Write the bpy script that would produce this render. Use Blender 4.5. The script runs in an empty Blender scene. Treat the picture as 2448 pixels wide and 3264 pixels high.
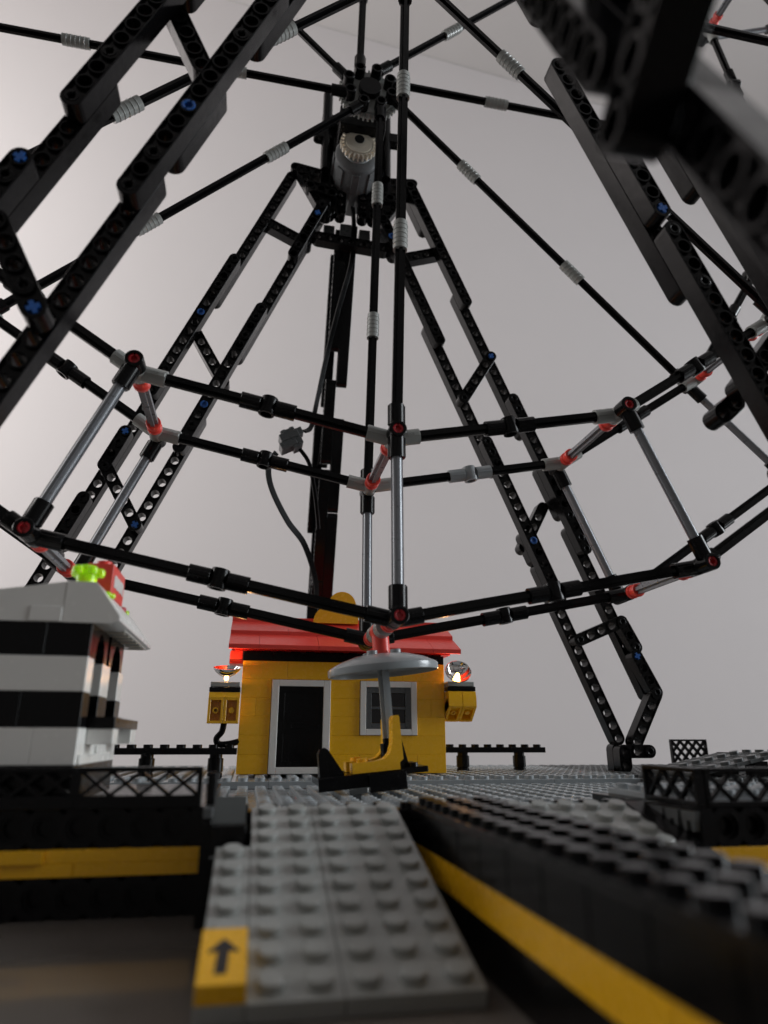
import bpy, math, random
from mathutils import Matrix, Vector
random.seed(7)
U = 0.008                       # one stud pitch = 8 mm; everything below is written in studs
D = bpy.data
scene = bpy.context.scene
C = scene.collection

# ------------------------------------------------------------------ camera
cam_d = D.cameras.new('camera'); cam = D.objects.new('camera', cam_d); C.objects.link(cam)
CAM = Vector((.633, -47.902, 2.133)); YAW, PIT, ROLL = .1861, .3216, .0022
Fv = Vector((math.sin(YAW)*math.cos(PIT), math.cos(YAW)*math.cos(PIT), math.sin(PIT)))
R0 = Vector((math.cos(YAW), -math.sin(YAW), 0)); U0 = R0.cross(Fv)
Rv = math.cos(ROLL)*R0 + math.sin(ROLL)*U0; Uv = -math.sin(ROLL)*R0 + math.cos(ROLL)*U0
cam.matrix_world = Matrix(((Rv.x, Uv.x, -Fv.x, CAM.x*U), (Rv.y, Uv.y, -Fv.y, CAM.y*U), (Rv.z, Uv.z, -Fv.z, CAM.z*U), (0, 0, 0, 1)))
cam_d.sensor_fit = 'VERTICAL'; cam_d.sensor_height = 36; cam_d.sensor_width = 27; cam_d.lens = 24.03
cam_d.clip_start = .002; cam_d.clip_end = 50
cam_d.dof.use_dof = True; cam_d.dof.focus_distance = 44*U; cam_d.dof.aperture_fstop = 11
scene.camera = cam

# ------------------------------------------------------------------ light (indoors, daylight from a window out of frame, plus an added wall fill)
w = D.worlds.new('World'); scene.world = w; w.use_nodes = True
w.node_tree.nodes['Background'].inputs[0].default_value = (1.0, .955, .93, 1)
w.node_tree.nodes['Background'].inputs[1].default_value = .165
def area(name, loc, target, sx, sy, power, col):
    l = D.lights.new(name, 'AREA'); l.shape = 'RECTANGLE'; l.size = sx*U; l.size_y = sy*U; l.energy = power; l.color = col
    o = D.objects.new(name, l); C.objects.link(o); o.location = Vector(loc)*U
    o.rotation_euler = (Vector(target)-Vector(loc)).to_track_quat('-Z', 'Y').to_euler(); return o
area('side_light', (380, -65, 120), (0, -300, 20), 210, 230, 112, (.90, .96, 1.0))  # daylight from the window on the right
area('side_light', (-165, 30, 90), (-105, 127, 92), 120, 130, 24, (1.0, .985, .96))  # added fill aimed at the back wall to brighten it, not a window
scene.view_settings.view_transform = 'Standard'; scene.view_settings.look = 'None'
scene.view_settings.exposure = 0; scene.view_settings.gamma = 1

# ------------------------------------------------------------------ materials
def mat(name, col, rough=.28, metal=0., trans=0., bump=.02, var=.06, emit=None, estr=0, ior=1.5, scale=350, spec=.5, coat=0, dust=0.):
    m = D.materials.new(name); m.use_nodes = True; nt = m.node_tree; b = nt.nodes['Principled BSDF']
    b.inputs['Base Color'].default_value = (*col, 1); b.inputs['Roughness'].default_value = rough; b.inputs['Metallic'].default_value = metal
    b.inputs['Transmission Weight'].default_value = trans; b.inputs['IOR'].default_value = ior; b.inputs['Specular IOR Level'].default_value = spec
    b.inputs['Coat Weight'].default_value = coat
    if emit: b.inputs['Emission Color'].default_value = (*emit, 1); b.inputs['Emission Strength'].default_value = estr
    tc = nt.nodes.new('ShaderNodeTexCoord'); n = nt.nodes.new('ShaderNodeTexNoise'); n.inputs['Scale'].default_value = scale; n.inputs['Detail'].default_value = 4
    nt.links.new(tc.outputs['Object'], n.inputs['Vector'])
    r = nt.nodes.new('ShaderNodeMapRange'); r.inputs[1].default_value = .3; r.inputs[2].default_value = .7; r.inputs[3].default_value = max(.02, rough-.05); r.inputs[4].default_value = rough+.07
    nt.links.new(n.outputs['Fac'], r.inputs[0]); nt.links.new(r.outputs[0], b.inputs['Roughness'])
    if var:
        oi = nt.nodes.new('ShaderNodeObjectInfo'); h = nt.nodes.new('ShaderNodeHueSaturation')
        q = nt.nodes.new('ShaderNodeMapRange'); q.inputs[3].default_value = 1-var; q.inputs[4].default_value = 1+var
        nt.links.new(oi.outputs['Random'], q.inputs[0]); nt.links.new(q.outputs[0], h.inputs['Value']); h.inputs['Color'].default_value = (*col, 1)
        out = h.outputs[0]
        if dust:
            n2 = nt.nodes.new('ShaderNodeTexNoise'); n2.inputs['Scale'].default_value = 1500; n2.inputs['Detail'].default_value = 2
            nt.links.new(tc.outputs['Object'], n2.inputs['Vector'])
            r2 = nt.nodes.new('ShaderNodeMapRange'); r2.inputs[1].default_value = .66; r2.inputs[2].default_value = .8; r2.inputs[4].default_value = dust
            nt.links.new(n2.outputs['Fac'], r2.inputs[0])
            mx = nt.nodes.new('ShaderNodeMixRGB'); mx.inputs['Color2'].default_value = (.3, .29, .27, 1)
            nt.links.new(r2.outputs[0], mx.inputs['Fac']); nt.links.new(out, mx.inputs['Color1']); out = mx.outputs[0]
        nt.links.new(out, b.inputs['Base Color'])
    if bump:
        bp = nt.nodes.new('ShaderNodeBump'); bp.inputs['Strength'].default_value = bump; bp.inputs['Distance'].default_value = .0004
        nt.links.new(n.outputs['Fac'], bp.inputs['Height']); nt.links.new(bp.outputs[0], b.inputs['Normal'])
    return m
M = {
 'black': mat('black_plastic', (.0035, .0035, .004), .2, dust=.04, spec=.2),
 'lgrey': mat('light_grey_plastic', (.30, .325, .34), .2, dust=.12),
 'ogrey': mat('warm_grey_plastic', (.32, .33, .318), .2, dust=.1),
 'dgrey': mat('dark_grey_plastic', (.085, .092, .095), .3, dust=.25),
 'mgrey': mat('motor_grey_plastic', (.13, .135, .14), .3),
 'tube': mat('flat_silver_tube', (.23, .24, .26), .3, metal=.35),
 'white': mat('white_plastic', (.76, .75, .72), .22, var=.03),
 'yellow': mat('yellow_plastic', (.90, .475, .013), .25, var=.05),
 'red': mat('red_plastic', (.80, .062, .045), .33),
 'redpin': mat('dark_red_plastic', (.50, .02, .03), .3),
 'blue': mat('blue_plastic', (.02, .11, .40), .3),
 'tan': mat('ivory_plastic', (.68, .62, .52), .4),
 'chrome': mat('chrome', (.9, .9, .9), .06, metal=1, var=0, bump=0),
 'neon': mat('neon_green_clear_plastic', (.62, .95, .02), .08, trans=.55, ior=1.45, bump=0, emit=(.55, .9, .01), estr=.06),
 'smoke': mat('smoky_clear_plastic', (.10, .11, .11), .12, trans=.35, bump=0),
 'pane': mat('dark_window_pane', (.006, .006, .007), .06, bump=0),
 'bulb': mat('lit_bulb', (1, .8, .5), .3, emit=(1, .47, .11), estr=12, bump=0, var=0),
 'rubber': mat('black_cable', (.003, .003, .0034), .3, spec=.06),
 'ink': mat('black_print', (.012, .01, .012), .4, var=0),
}
def room(name, col, rough, vs=.02, scale=6):
    m = mat(name, col, rough, var=0, bump=.25 if rough > .5 else .01, scale=900); nt = m.node_tree; b = nt.nodes['Principled BSDF']
    tc = nt.nodes.new('ShaderNodeTexCoord'); n = nt.nodes.new('ShaderNodeTexNoise'); n.inputs['Scale'].default_value = scale; n.inputs['Detail'].default_value = 6
    nt.links.new(tc.outputs['Object'], n.inputs['Vector']); mx = nt.nodes.new('ShaderNodeMixRGB')
    mx.inputs['Color1'].default_value = (*[c*(1-vs) for c in col], 1); mx.inputs['Color2'].default_value = (*[c*(1+vs) for c in col], 1)
    nt.links.new(n.outputs['Fac'], mx.inputs['Fac']); nt.links.new(mx.outputs[0], b.inputs['Base Color']); return m
M['wall'] = room('painted_wall', (.56, .522, .52), .9)
M['ceiling'] = room('painted_ceiling', (.56, .53, .52), .9)
M['table'] = room('table_top', (.15, .132, .118), .07, .1, 14)

# ------------------------------------------------------------------ mesh builder
def T(x, y, z): return Matrix.Translation((x, y, z))
def RX(a): return Matrix.Rotation(math.radians(a), 4, 'X')
def RY(a): return Matrix.Rotation(math.radians(a), 4, 'Y')
def RZ(a): return Matrix.Rotation(math.radians(a), 4, 'Z')
I4 = Matrix.Identity(4)
def frame(o, xa, za):
    xa = Vector(xa).normalized(); za = Vector(za); za = (za - xa*za.dot(xa)).normalized(); ya = za.cross(xa)
    return Matrix(((xa.x, ya.x, za.x, o[0]), (xa.y, ya.y, za.y, o[1]), (xa.z, ya.z, za.z, o[2]), (0, 0, 0, 1)))
def along(p, q, up=(0, 1, 0)):          # local Z from p to q
    p = Vector(p); q = Vector(q); z = (q-p).normalized(); x = Vector(up); x = (x - z*x.dot(z)).normalized(); y = z.cross(x)
    return Matrix(((x.x, y.x, z.x, p.x), (x.y, y.y, z.y, p.y), (x.z, y.z, z.z, p.z), (0, 0, 0, 1)))
class MB:
    def __init__(s): s.v = []; s.f = []
    def add(s, vs, fs, m=None):
        b = len(s.v); s.v += [tuple(m @ Vector(v)) if m else tuple(v) for v in vs]; s.f += [tuple(i+b for i in f) for f in fs]
    def box(s, x0, x1, y0, y1, z0, z1, c=.025, m=None):
        if c <= 0:
            s.add([(x, y, z) for x in (x0, x1) for y in (y0, y1) for z in (z0, z1)], [(0, 1, 3, 2), (4, 6, 7, 5), (0, 4, 5, 1), (2, 3, 7, 6), (0, 2, 6, 4), (1, 5, 7, 3)], m); return
        c = min(c, (x1-x0)*.3, (y1-y0)*.3, (z1-z0)*.3)
        vs = []; idx = {}
        X = (x0, x1); Y = (y0, y1); Z = (z0, z1); sg = (1, -1)
        for i in (0, 1):
            for j in (0, 1):
                for k in (0, 1):
                    for a in range(3):      # vertex lying on the face normal to axis a
                        p = [X[i]+c*sg[i], Y[j]+c*sg[j], Z[k]+c*sg[k]]; p[a] = (X[i], Y[j], Z[k])[a]
                        idx[i, j, k, a] = len(vs); vs.append(p)
        fs = []
        for a in range(3):
            for s0 in (0, 1):
                q = []
                for (u, v_) in ((0, 0), (0, 1), (1, 1), (1, 0)):
                    t = [0, 0, 0]; t[a] = s0; t[(a+1) % 3] = u; t[(a+2) % 3] = v_; q.append(idx[t[0], t[1], t[2], a])
                fs.append(tuple(q) if s0 == 0 else tuple(q[::-1]))
        for a in range(3):                  # edges along axis a
            b, d = (a+1) % 3, (a+2) % 3
            for u in (0, 1):
                for v_ in (0, 1):
                    e = []
                    for t_ in (0, 1):
                        t = [0, 0, 0]; t[a] = t_; t[b] = u; t[d] = v_; e.append((idx[t[0], t[1], t[2], b], idx[t[0], t[1], t[2], d]))
                    q = (e[0][0], e[1][0], e[1][1], e[0][1]); fs.append(q if u == v_ else q[::-1])
        for i in (0, 1):
            for j in (0, 1):
                for k in (0, 1):
                    q = (idx[i, j, k, 0], idx[i, j, k, 1], idx[i, j, k, 2]); fs.append(q if (i+j+k) % 2 else q[::-1])
        s.add(vs, fs, m)
    def lathe(s, prof, n=16, m=None, c0=True, c1=True, a0=0., a1=360.):
        full = abs(a1-a0-360) < 1e-6; k = n if full else n+1
        vs = []; fs = []
        for r, z in prof:
            for i in range(k):
                a = math.radians(a0+(a1-a0)*i/n); vs.append((r*math.cos(a), r*math.sin(a), z))
        for j in range(len(prof)-1):
            for i in range(n):
                i2 = (i+1) % k; fs.append((j*k+i, j*k+i2, (j+1)*k+i2, (j+1)*k+i))
        if full and c0: fs.append(tuple(range(k-1, -1, -1)))
        if full and c1: fs.append(tuple(range((len(prof)-1)*k, len(prof)*k)))
        s.add(vs, fs, m)
    def cyl(s, r, z0, z1, n=16, m=None, c=.03):
        s.lathe([(r-c, z0), (r, z0+c), (r, z1-c), (r-c, z1)] if c else [(r, z0), (r, z1)], n, m)
    def prism(s, poly, z0, z1, m=None):
        n = len(poly); s.add([(x, y, z0) for x, y in poly]+[(x, y, z1) for x, y in poly],
              [tuple(range(n-1, -1, -1)), tuple(range(n, 2*n))]+[(i, (i+1) % n, n+(i+1) % n, n+i) for i in range(n)], m)
    def tube(s, pts, r, n=8):
        pts = [Vector(p) for p in pts]; vs = []; fs = []; up = Vector((.13, .97, .2))
        for i, p in enumerate(pts):
            d = (pts[min(i+1, len(pts)-1)]-pts[max(i-1, 0)]).normalized(); x = (up-d*up.dot(d)).normalized(); y = d.cross(x)
            vs += [tuple(p+r*(math.cos(6.2832*j/n)*x+math.sin(6.2832*j/n)*y)) for j in range(n)]
        for i in range(len(pts)-1):
            fs += [(i*n+j, i*n+(j+1) % n, (i+1)*n+(j+1) % n, (i+1)*n+j) for j in range(n)]
        s.add(vs, fs+[tuple(range(n-1, -1, -1)), tuple(range(len(pts)*n-n, len(pts)*n))])
    def ribbon(s, pts, wv, wd, th):
        pts = [Vector(p) for p in pts]; vs = []; fs = []
        for i, p in enumerate(pts):
            d = (pts[min(i+1, len(pts)-1)]-pts[max(i-1, 0)]).normalized(); x = Vector(wv); x = (x-d*x.dot(d)).normalized(); y = d.cross(x)
            row = []
            for k in range(4):              # four ribbed cores side by side
                cx = (k-1.5)*wd/4
                row += [(cx-wd/9, -th/2), (cx, -th*.62), (cx+wd/9, -th/2)]
            row = row + [(a, -b) for a, b in row[::-1]]
            vs += [tuple(p+x*a+y*b) for a, b in row]
        n = 24
        for i in range(len(pts)-1): fs += [(i*n+j, i*n+(j+1) % n, (i+1)*n+(j+1) % n, (i+1)*n+j) for j in range(n)]
        s.add(vs, fs+[tuple(range(n-1, -1, -1)), tuple(range(len(pts)*n-n, len(pts)*n))])
    def mesh(s, name, mt, ang=38):
        me = D.meshes.new(name); me.from_pydata([(x*U, y*U, z*U) for x, y, z in s.v], [], s.f); me.materials.append(M[mt])
        me.polygons.foreach_set('use_smooth', [True]*len(me.polygons)); me.set_sharp_from_angle(angle=math.radians(ang)); me.update(); return me
CACHE = {}
def cached(key, fn):
    if key not in CACHE: CACHE[key] = fn()
    return CACHE[key]
WM = {}
def sM(m): m = m.copy(); m.translation = m.translation*U; return m
def put(name, me, m=I4, parent=None, **kw):
    o = D.objects.new(name, me); C.objects.link(o); W = sM(m)
    if parent is not None:
        o.parent = parent; o.matrix_basis = WM[parent.name].inverted() @ W
    else: o.matrix_basis = W
    WM[o.name] = W
    for k, v in kw.items(): o[k] = v
    return o
def thing(name, label, cat, loc, group=None, kind=None):
    o = D.objects.new(name, None); C.objects.link(o); o.empty_display_size = .01
    m = sM(T(*loc)); o.matrix_basis = m; WM[o.name] = m; o['label'] = label; o['category'] = cat
    if group: o['group'] = group
    if kind: o['kind'] = kind
    return o
def one(name, mt, fn, parent=None, m=I4, ang=38, **kw):
    b = MB(); fn(b); return put(name, b.mesh(name, mt, ang), m, parent, **kw)

# ------------------------------------------------------------------ toy-brick pieces (cached meshes)
SR, SH = .30, .205
def studs(b, xs, ys, z, n=14):
    for x in xs:
        for y in ys: b.lathe([(SR, z-.01), (SR, z+SH-.025), (SR-.025, z+SH)], n, T(x, y, 0), c0=False)
def plate(nx, ny, h, mt, st=True, g=.008):
    def f():
        b = MB(); b.box(g, nx-g, g, ny-g, 0, h-.004, .014)
        if st: studs(b, [i+.5 for i in range(int(nx))], [j+.5 for j in range(int(ny))], h-.004)
        return b.mesh('plate', mt)
    return cached(('plate', nx, ny, h, mt, st), f)
def brick(nx, ny, mt, h=1.2, st=False): return plate(nx, ny, h, mt, st, .005)
ANG = [0, 20, 38.66, 64, 90, 116, 141.34, 160, 180, 200, 218.66, 244, 270, 296, 321.34, 340]
def beam(n, mt='black'):
    def f():
        b = MB(); hw, ht, r, rd, ir = .475, .49, .31, .14, .405
        def outl(q): return [((n-1)+q*math.cos(math.radians(a)), q*math.sin(math.radians(a))) for a in range(-90, 91, 18)]+[(q*math.cos(math.radians(a)), q*math.sin(math.radians(a))) for a in range(90, 271, 18)]
        A, A2, B = outl(hw), outl(hw-.02), outl(ir); k = len(A)
        def band(P, z0, Q, z1, flip):
            b.add([(x, y, z0) for x, y in P]+[(x, y, z1) for x, y in Q], [(i, (i+1) % k, k+(i+1) % k, k+i)[::-1 if flip else 1] for i in range(k)])
        band(A, -ht+.02, A, ht-.02, False)
        for sg in (1, -1):
            band(A, sg*(ht-.02), A2, sg*ht, sg < 0); band(A2, sg*ht, B, sg*ht, sg < 0); band(B, sg*ht, B, sg*(ht-rd), sg < 0)
            for h in range(n):
                ci = [(h+r*math.cos(math.radians(a)), r*math.sin(math.radians(a))) for a in ANG]; co = []
                for a in ANG:
                    ca, sa = math.cos(math.radians(a)), math.sin(math.radians(a)); d = min(.5/max(abs(ca), 1e-6), ir/max(abs(sa), 1e-6))
                    if (h == 0 and ca < -.01) or (h == n-1 and ca > .01): d = ir
                    co.append((h+d*ca, d*sa))
                def ring(P, z0, Q, z1):
                    b.add([(x, y, z0) for x, y in P]+[(x, y, z1) for x, y in Q], [(i, (i+1) % 16, 16+(i+1) % 16, 16+i)[::-1 if sg < 0 else 1] for i in range(16)])
                R1 = [(h+(ir-.012)*math.cos(math.radians(a)), (ir-.012)*math.sin(math.radians(a))) for a in ANG]
                ring(co, sg*(ht-rd), ci, sg*(ht-rd)); zt = sg*(ht-.006)
                ring(R1, sg*(ht-rd), R1, zt); ring(R1, zt, ci, zt)
                if sg > 0: b.add([(x, y, ht-.006) for x, y in ci]+[(x, y, -ht+.006) for x, y in ci], [(i, (i+1) % 16, 16+(i+1) % 16, 16+i) for i in range(16)])
        return b.mesh('beam', mt)
    return cached(('beam', n, mt), f)
def pin_mesh(mt):
    def f():
        b = MB()
        for a0 in (8, 188): b.lathe([(.295, -.5), (.295, .492), (.27, .505), (.19, .505), (.17, .49), (.17, .2)], 10, None, False, False, a0, a0+164)
        b.lathe([(.29, -.5), (.29, .3)], 14)
        return b.mesh('pin', mt)
    return cached(('pin', mt), f)
CROSS = [(.3, .11), (.11, .11), (.11, .3), (-.11, .3), (-.11, .11), (-.3, .11), (-.3, -.11), (-.11, -.11), (-.11, -.3), (.11, -.3), (.11, -.11), (.3, -.11)]
def cross_mesh(mt):
    def f():
        b = MB(); b.prism([(x*.86, y*.8) for x, y in CROSS], -.5, .52); return b.mesh('axle_pin', mt)
    return cached(('xpin', mt), f)
def axle(L, mt='black'):
    L = round(L, 3)
    def f():
        b = MB(); b.prism(CROSS, 0, L); return b.mesh('axle', mt, 30)
    return cached(('axle', L, mt), f)
def tube_m(L, mt='tube'):
    L = round(L, 3)
    def f():
        b = MB(); b.lathe([(.28, 0), (.28, L)], 14); b.box(-.05, .05, -.315, .315, .01, L-.01, 0); b.box(-.315, .315, -.05, .05, .02, L-.02, 0); return b.mesh('tube', mt)
    return cached(('tube', L, mt), f)
def lathe_m(key, prof, mt, n=16, ang=38, **k):
    def f():
        b = MB(); b.lathe(prof, n, **k); return b.mesh(key, mt, ang)
    return cached((key, mt), f)
def sleeve(): return lathe_m('ribbed_sleeve', [(.34, -1)] + [(.43, -1)] + sum([[(.43, z-.04), (.462, z-.015), (.462, z+.015), (.43, z+.04)] for z in (-.66, -.33, 0, .33, .66)], []) + [(.43, 1), (.34, 1)], 'ogrey')
def bush(): return lathe_m('bush', [(.3, -.48), (.43, -.48), (.46, -.42), (.46, -.2), (.37, -.12), (.37, .12), (.46, .2), (.46, .42), (.43, .48), (.3, .48)], 'red')
def sock(b, L0, L1, m, n=16):           # axle socket: a sleeve with two flat-sided slots
    b.lathe([(.33, L0), (.44, L0), (.44, L1), (.33, L1), (.33, L1-.12)], n, m, c1=False)
    b.box(-.12, .12, -.475, .475, min(L0, L1)+.02, max(L0, L1)-.03, .02, m)
def mid_conn(mt='black'):
    def f():
        b = MB(); sock(b, .42, 1.5, I4); sock(b, .42, 1.5, RX(180))
        q = RY(90); b.lathe([(.31, -.2), (.31, -.5), (.44, -.5), (.46, -.46), (.46, .46), (.44, .5), (.31, .5), (.31, .2)], 16, q, False, False)
        b.lathe([(.3, -.16), (.3, .16)], 14, q); return b.mesh('mid_connector', mt)
    return cached(('mid', mt), f)
def angle_conn(mt):                      # two sockets meeting at 157.5 degrees round a hub whose axis is local Y
    def f():
        b = MB()
        for s in (-1, 1): sock(b, .3, 1.5, RY(s*(90-11.25)) if s > 0 else RY(-(90-11.25)))
        b.lathe([(.3, -.5), (.44, -.5), (.47, -.46), (.47, .46), (.44, .5), (.3, .5)], 18, RX(90)); return b.mesh('rim_connector', mt)
    return cached(('angc', mt), f)
def radial_conn(two):                    # hub ring (axis local Y) with one or two sockets along local Z
    def f():
        b = MB(); b.lathe([(.3, .1), (.3, .5), (.44, .5), (.48, .46), (.48, -.46), (.44, -.5), (.3, -.5), (.3, -.1)], 20, RY(90), False, False)
        b.lathe([(.29, -.1), (.29, .1)], 16, RY(90))
        sock(b, .35, 1.55, I4)
        if two: sock(b, .35, 1.55, RX(180))
        return b.mesh('radial_connector', 'black')
    return cached(('rad', two), f)

# ================================================================== ROOM
def s_one(name, mt, fn, **k): return one(name, mt, fn, kind='structure', **k)
a = math.radians(5.5); ca, sa = math.cos(a), math.sin(a)
s_one('wall', 'wall', lambda b: b.box(-420, 420, 0, 6, -120, 220, 0), m=T(24, 113.9, 0) @ RZ(5.5))
s_one('ceiling', 'ceiling', lambda b: b.box(-420, 420, -330, 12, 0, 6, 0), m=T(24, 113.9, 220.2) @ RZ(5.5))
s_one('table', 'table', lambda b: b.box(-140, 150, -75, 70, -7, -3.2, .1))

# ================================================================== BASE
def grid(parent, x0, x1, y0, y1, zt, mt, sx, sy, h=.4, name='plate', jit=0):
    y = y0
    while y < y1-1e-6:
        d = min(sy, y1-y); x = x0
        while x < x1-1e-6:
            e = min(sx, x1-x); put(name, plate(e, d, h, mt), T(x, y, zt-h+random.uniform(-jit, jit)), parent); x += e
        y += d
deck = thing('platform_deck', 'light grey studded platform deck in front of the yellow house', 'platform', (5, -10, -3.2))
one('base', 'black', lambda b: (b.box(-22, 26, -20.9, 16, -3.2, -1.06, .03),), deck)
grid(deck, -22, 24, -21, -4, -.64, 'lgrey', 8, 6)
grid(deck, 26, 50, -9, 16, -.24, 'dgrey', 8, 6, .4)
one('base', 'black', lambda b: b.box(26.02, 50, -9, 16, -3.2, -.66, .03), deck)
grid(deck, -22, 26, -4, 16, -.22, 'lgrey', 6, 6, .4)
for x in range(-1, 17, 6): put('plate', plate(min(6, 17-x), 1, .4, 'black'), T(x, -22, -.62), deck)
def technic(n, mt='black', h=1.2):       # 1 x n brick with a row of cross holes, face at y=0 looking to -y
    def f():
        b = MB(); b.box(.01, n-.01, .34, 1, 0, h-.004, .02); b.box(.01, .5, 0, .34, 0, h-.004, .0); b.box(n-.5, n-.01, 0, .34, 0, h-.004, 0)
        for k in range(1, n):
            m = T(k, .0, .62) @ RX(90)
            ci = [(.3*math.cos(math.radians(a_)), .3*math.sin(math.radians(a_))) for a_ in ANG]; c2 = [(.4*math.cos(math.radians(a_)), .4*math.sin(math.radians(a_))) for a_ in ANG]
            co = []
            for a_ in ANG:
                c_, s_ = math.cos(math.radians(a_)), math.sin(math.radians(a_)); d = min(.5/max(abs(c_), 1e-6), (.576 if s_ > 0 else .62)/max(abs(s_), 1e-6)); co.append((d*c_, d*s_))
            def ring(P, z0, Q, z1): b.add([(x, y, z0) for x, y in P]+[(x, y, z1) for x, y in Q], [(i, (i+1) % 16, 16+(i+1) % 16, 16+i) for i in range(16)], m)
            ring(co, 0, c2, 0); ring(c2, 0, c2, -.12); ring(c2, -.12, ci, -.12); ring(ci, -.12, ci, -.34)
        b.box(.01, n-.01, .004, .34, h-.012, h-.004, 0)
        return b.mesh('technic_brick', mt)
    return cached(('technic', n, mt, h), f)
def fence_mesh(n, h, nx, rows=1, bar=.11, bt=.19):  # lattice fence panel, face at y=0, thick .35
    def f():
        b = MB(); t = .16
        b.box(0, n, .0, .35, h-t, h, .02); b.box(0, n, 0, .35, 0, bt, .02)
        b.box(0, t, .01, .34, bt, h-t, 0); b.box(n-t, n, .01, .34, bt, h-t, 0)
        wx = (n-2*t)/nx; wz = (h-t-bt)/rows
        for i in range(nx):
            for j in range(rows):
                cx, cz = t+wx*(i+.5), bt+wz*(j+.5); L = math.hypot(wx, wz)
                for s in (1, -1): b.box(-L/2, L/2, .08+.01*s, .27+.01*s, -bar/2, bar/2, 0, T(cx, 0, cz) @ RY(s*math.degrees(math.atan2(wz, wx))))
        return b.mesh('lattice_fence', 'black')
    return cached(('fence', n, h, nx, rows, bt), f)

# left plinth under the striped booth
pl = thing('striped_plinth', 'black base block with a yellow stripe under the striped booth', 'plinth', (-10, -18, -3.2))
X1 = -.55
put('course', brick(21, 12, 'black', 3.19), T(X1-21-.02, -21.4, -3.2), pl)
for i in range(3):
    put('technic_brick', technic(8), T(X1-8*(i+1), -22.45, -3.2), pl); put('technic_brick', technic(8), T(X1-8*(i+1), -22.45, -1.2), pl)
for i in range(5): put('yellow_plate', plate(4, 1, .4, 'yellow', False), T(X1-4*(i+1), -22.47, -2.0), pl)
for i, (a0, L, dy) in enumerate(((0, 4.9, .0), (4.9, 6, -.12), (10.9, 6, -.12), (16.9, 4, 0))): put('yellow_plate', plate(L, 1, .4, 'yellow', False), T(X1-a0-L, -22.47+dy, -1.6), pl)
put('top_plate', plate(21, 11, .3, 'black', False), T(X1-21.02, -21.3, -.3), pl)
for i in range(4):
    q = put('lattice_fence', fence_mesh(4, 1.28, 4, 1, .11, .4), T(-.78-4*(i+1), -22.6, -.02), None, label=['black lattice fence beside the ramp, in front of the booth corner', 'black lattice fence under the booth front, next to the corner fence', 'black lattice fence below the booth, third from the ramp', 'black lattice fence at the left picture edge below the booth'][i], category='fence', group='lattice fences on the plinth edge')

# walkway block that comes towards the camera, right of the ramp
wk = thing('walkway_block', 'black studded walkway wall with a long yellow stripe right of the ramp', 'walkway', (10, -30, -3.2))
put('course', brick(3, 19.4, 'black', 1.2), T(6.5, -41.4, -3.2), wk); put('course', brick(3, 19.4, 'black', 1.0), T(6.52, -41.4, -1.2), wk)
for i in range(3):
    L = (8, 8, 3.4)[i]; put('yellow_plate', plate(3, L, .8, 'yellow', False), T(6.47, -22-sum((8, 8, 3.4)[:i+1]), -2.0), wk)
for i in range(10): put('rib_brick', brick(.9, 1.9, 'black', 1.05), T(6.46, -24-1.94*i, -1.2), wk)
for j in range(3):
    for i in range(2): put('stud_plate', plate(1, 10 if i else 9, .2, 'black'), T(6.47+j, -22.02-9-(10 if i else 0), -.2), wk)
er = thing('exit_ramp', 'warm grey studded ramp sloping down behind the black walkway wall', 'ramp', (12, -27, -3.2))
EM = T(9.52, -31.9, -3.2) @ RX(math.degrees(math.atan2(2.85, 9.9)))
for x, L in ((0, 2), (2, 3)): put('stud_plate', plate(L, 10, .4, 'ogrey'), EM @ T(x, 0, 0), er)
put('support', brick(4.8, 1.0, 'dgrey', 1.9), T(9.6, -24.4, -3.2), er)
put('edge_beam', plate(.8, 10, .45, 'black', False), EM @ T(5.02, 0, 0), er)

# right plinth
pr = thing('striped_plinth', 'black base block with short yellow stripe and lattice fences at the right edge', 'plinth', (24, -20, -3.2))
put('course', brick(18, 6.6, 'black', 3.16), T(15.5, -24.6, -3.2), pr)
for i in range(2):
    put('technic_brick', technic(8), T(15.5+8*i, -25.6, -1.2), pr); put('technic_brick', technic(8), T(15.5+8*i, -25.6, -3.2), pr)
    for k in range(2): put('yellow_plate', plate(8, 1, .4, 'yellow', False), T(15.52+8*i, -25.62, -2.0+.4*k), pr)
for i in range(4):
    def f(b): b.prism([(-.42, -.5), (.42, -.5), (.3, .1), (.14, .12), (.1, -.2), (-.1, -.2), (-.14, .12), (-.3, .1)], 0, .18)
    one('clip', 'dgrey', f, pr, frame((15.5, -25.2+.95*i, -.62), (0, 1, 0), (-1, 0, 0)))
grid(pr, 16, 34, -24.5, -18.5, .2, 'lgrey', 6, 6, .24, 'grey_plate')
put('lattice_fence', fence_mesh(4, 1.25, 4), T(15.9, -25.58, 0), None, label='black lattice fence facing the camera above the short yellow stripe', category='fence', group='lattice fences at the right')
put('lattice_fence', fence_mesh(4, 1.25, 4), T(20.0, -25.58, 0), None, label='black lattice fence cut by the right picture edge', category='fence', group='lattice fences at the right')
put('lattice_fence', fence_mesh(3.3, 1.25, 3), T(15.52, -22.25, 0) @ RZ(-90), None, label='black lattice fence running back from the right block corner', category='fence', group='lattice fences at the right')
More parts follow.
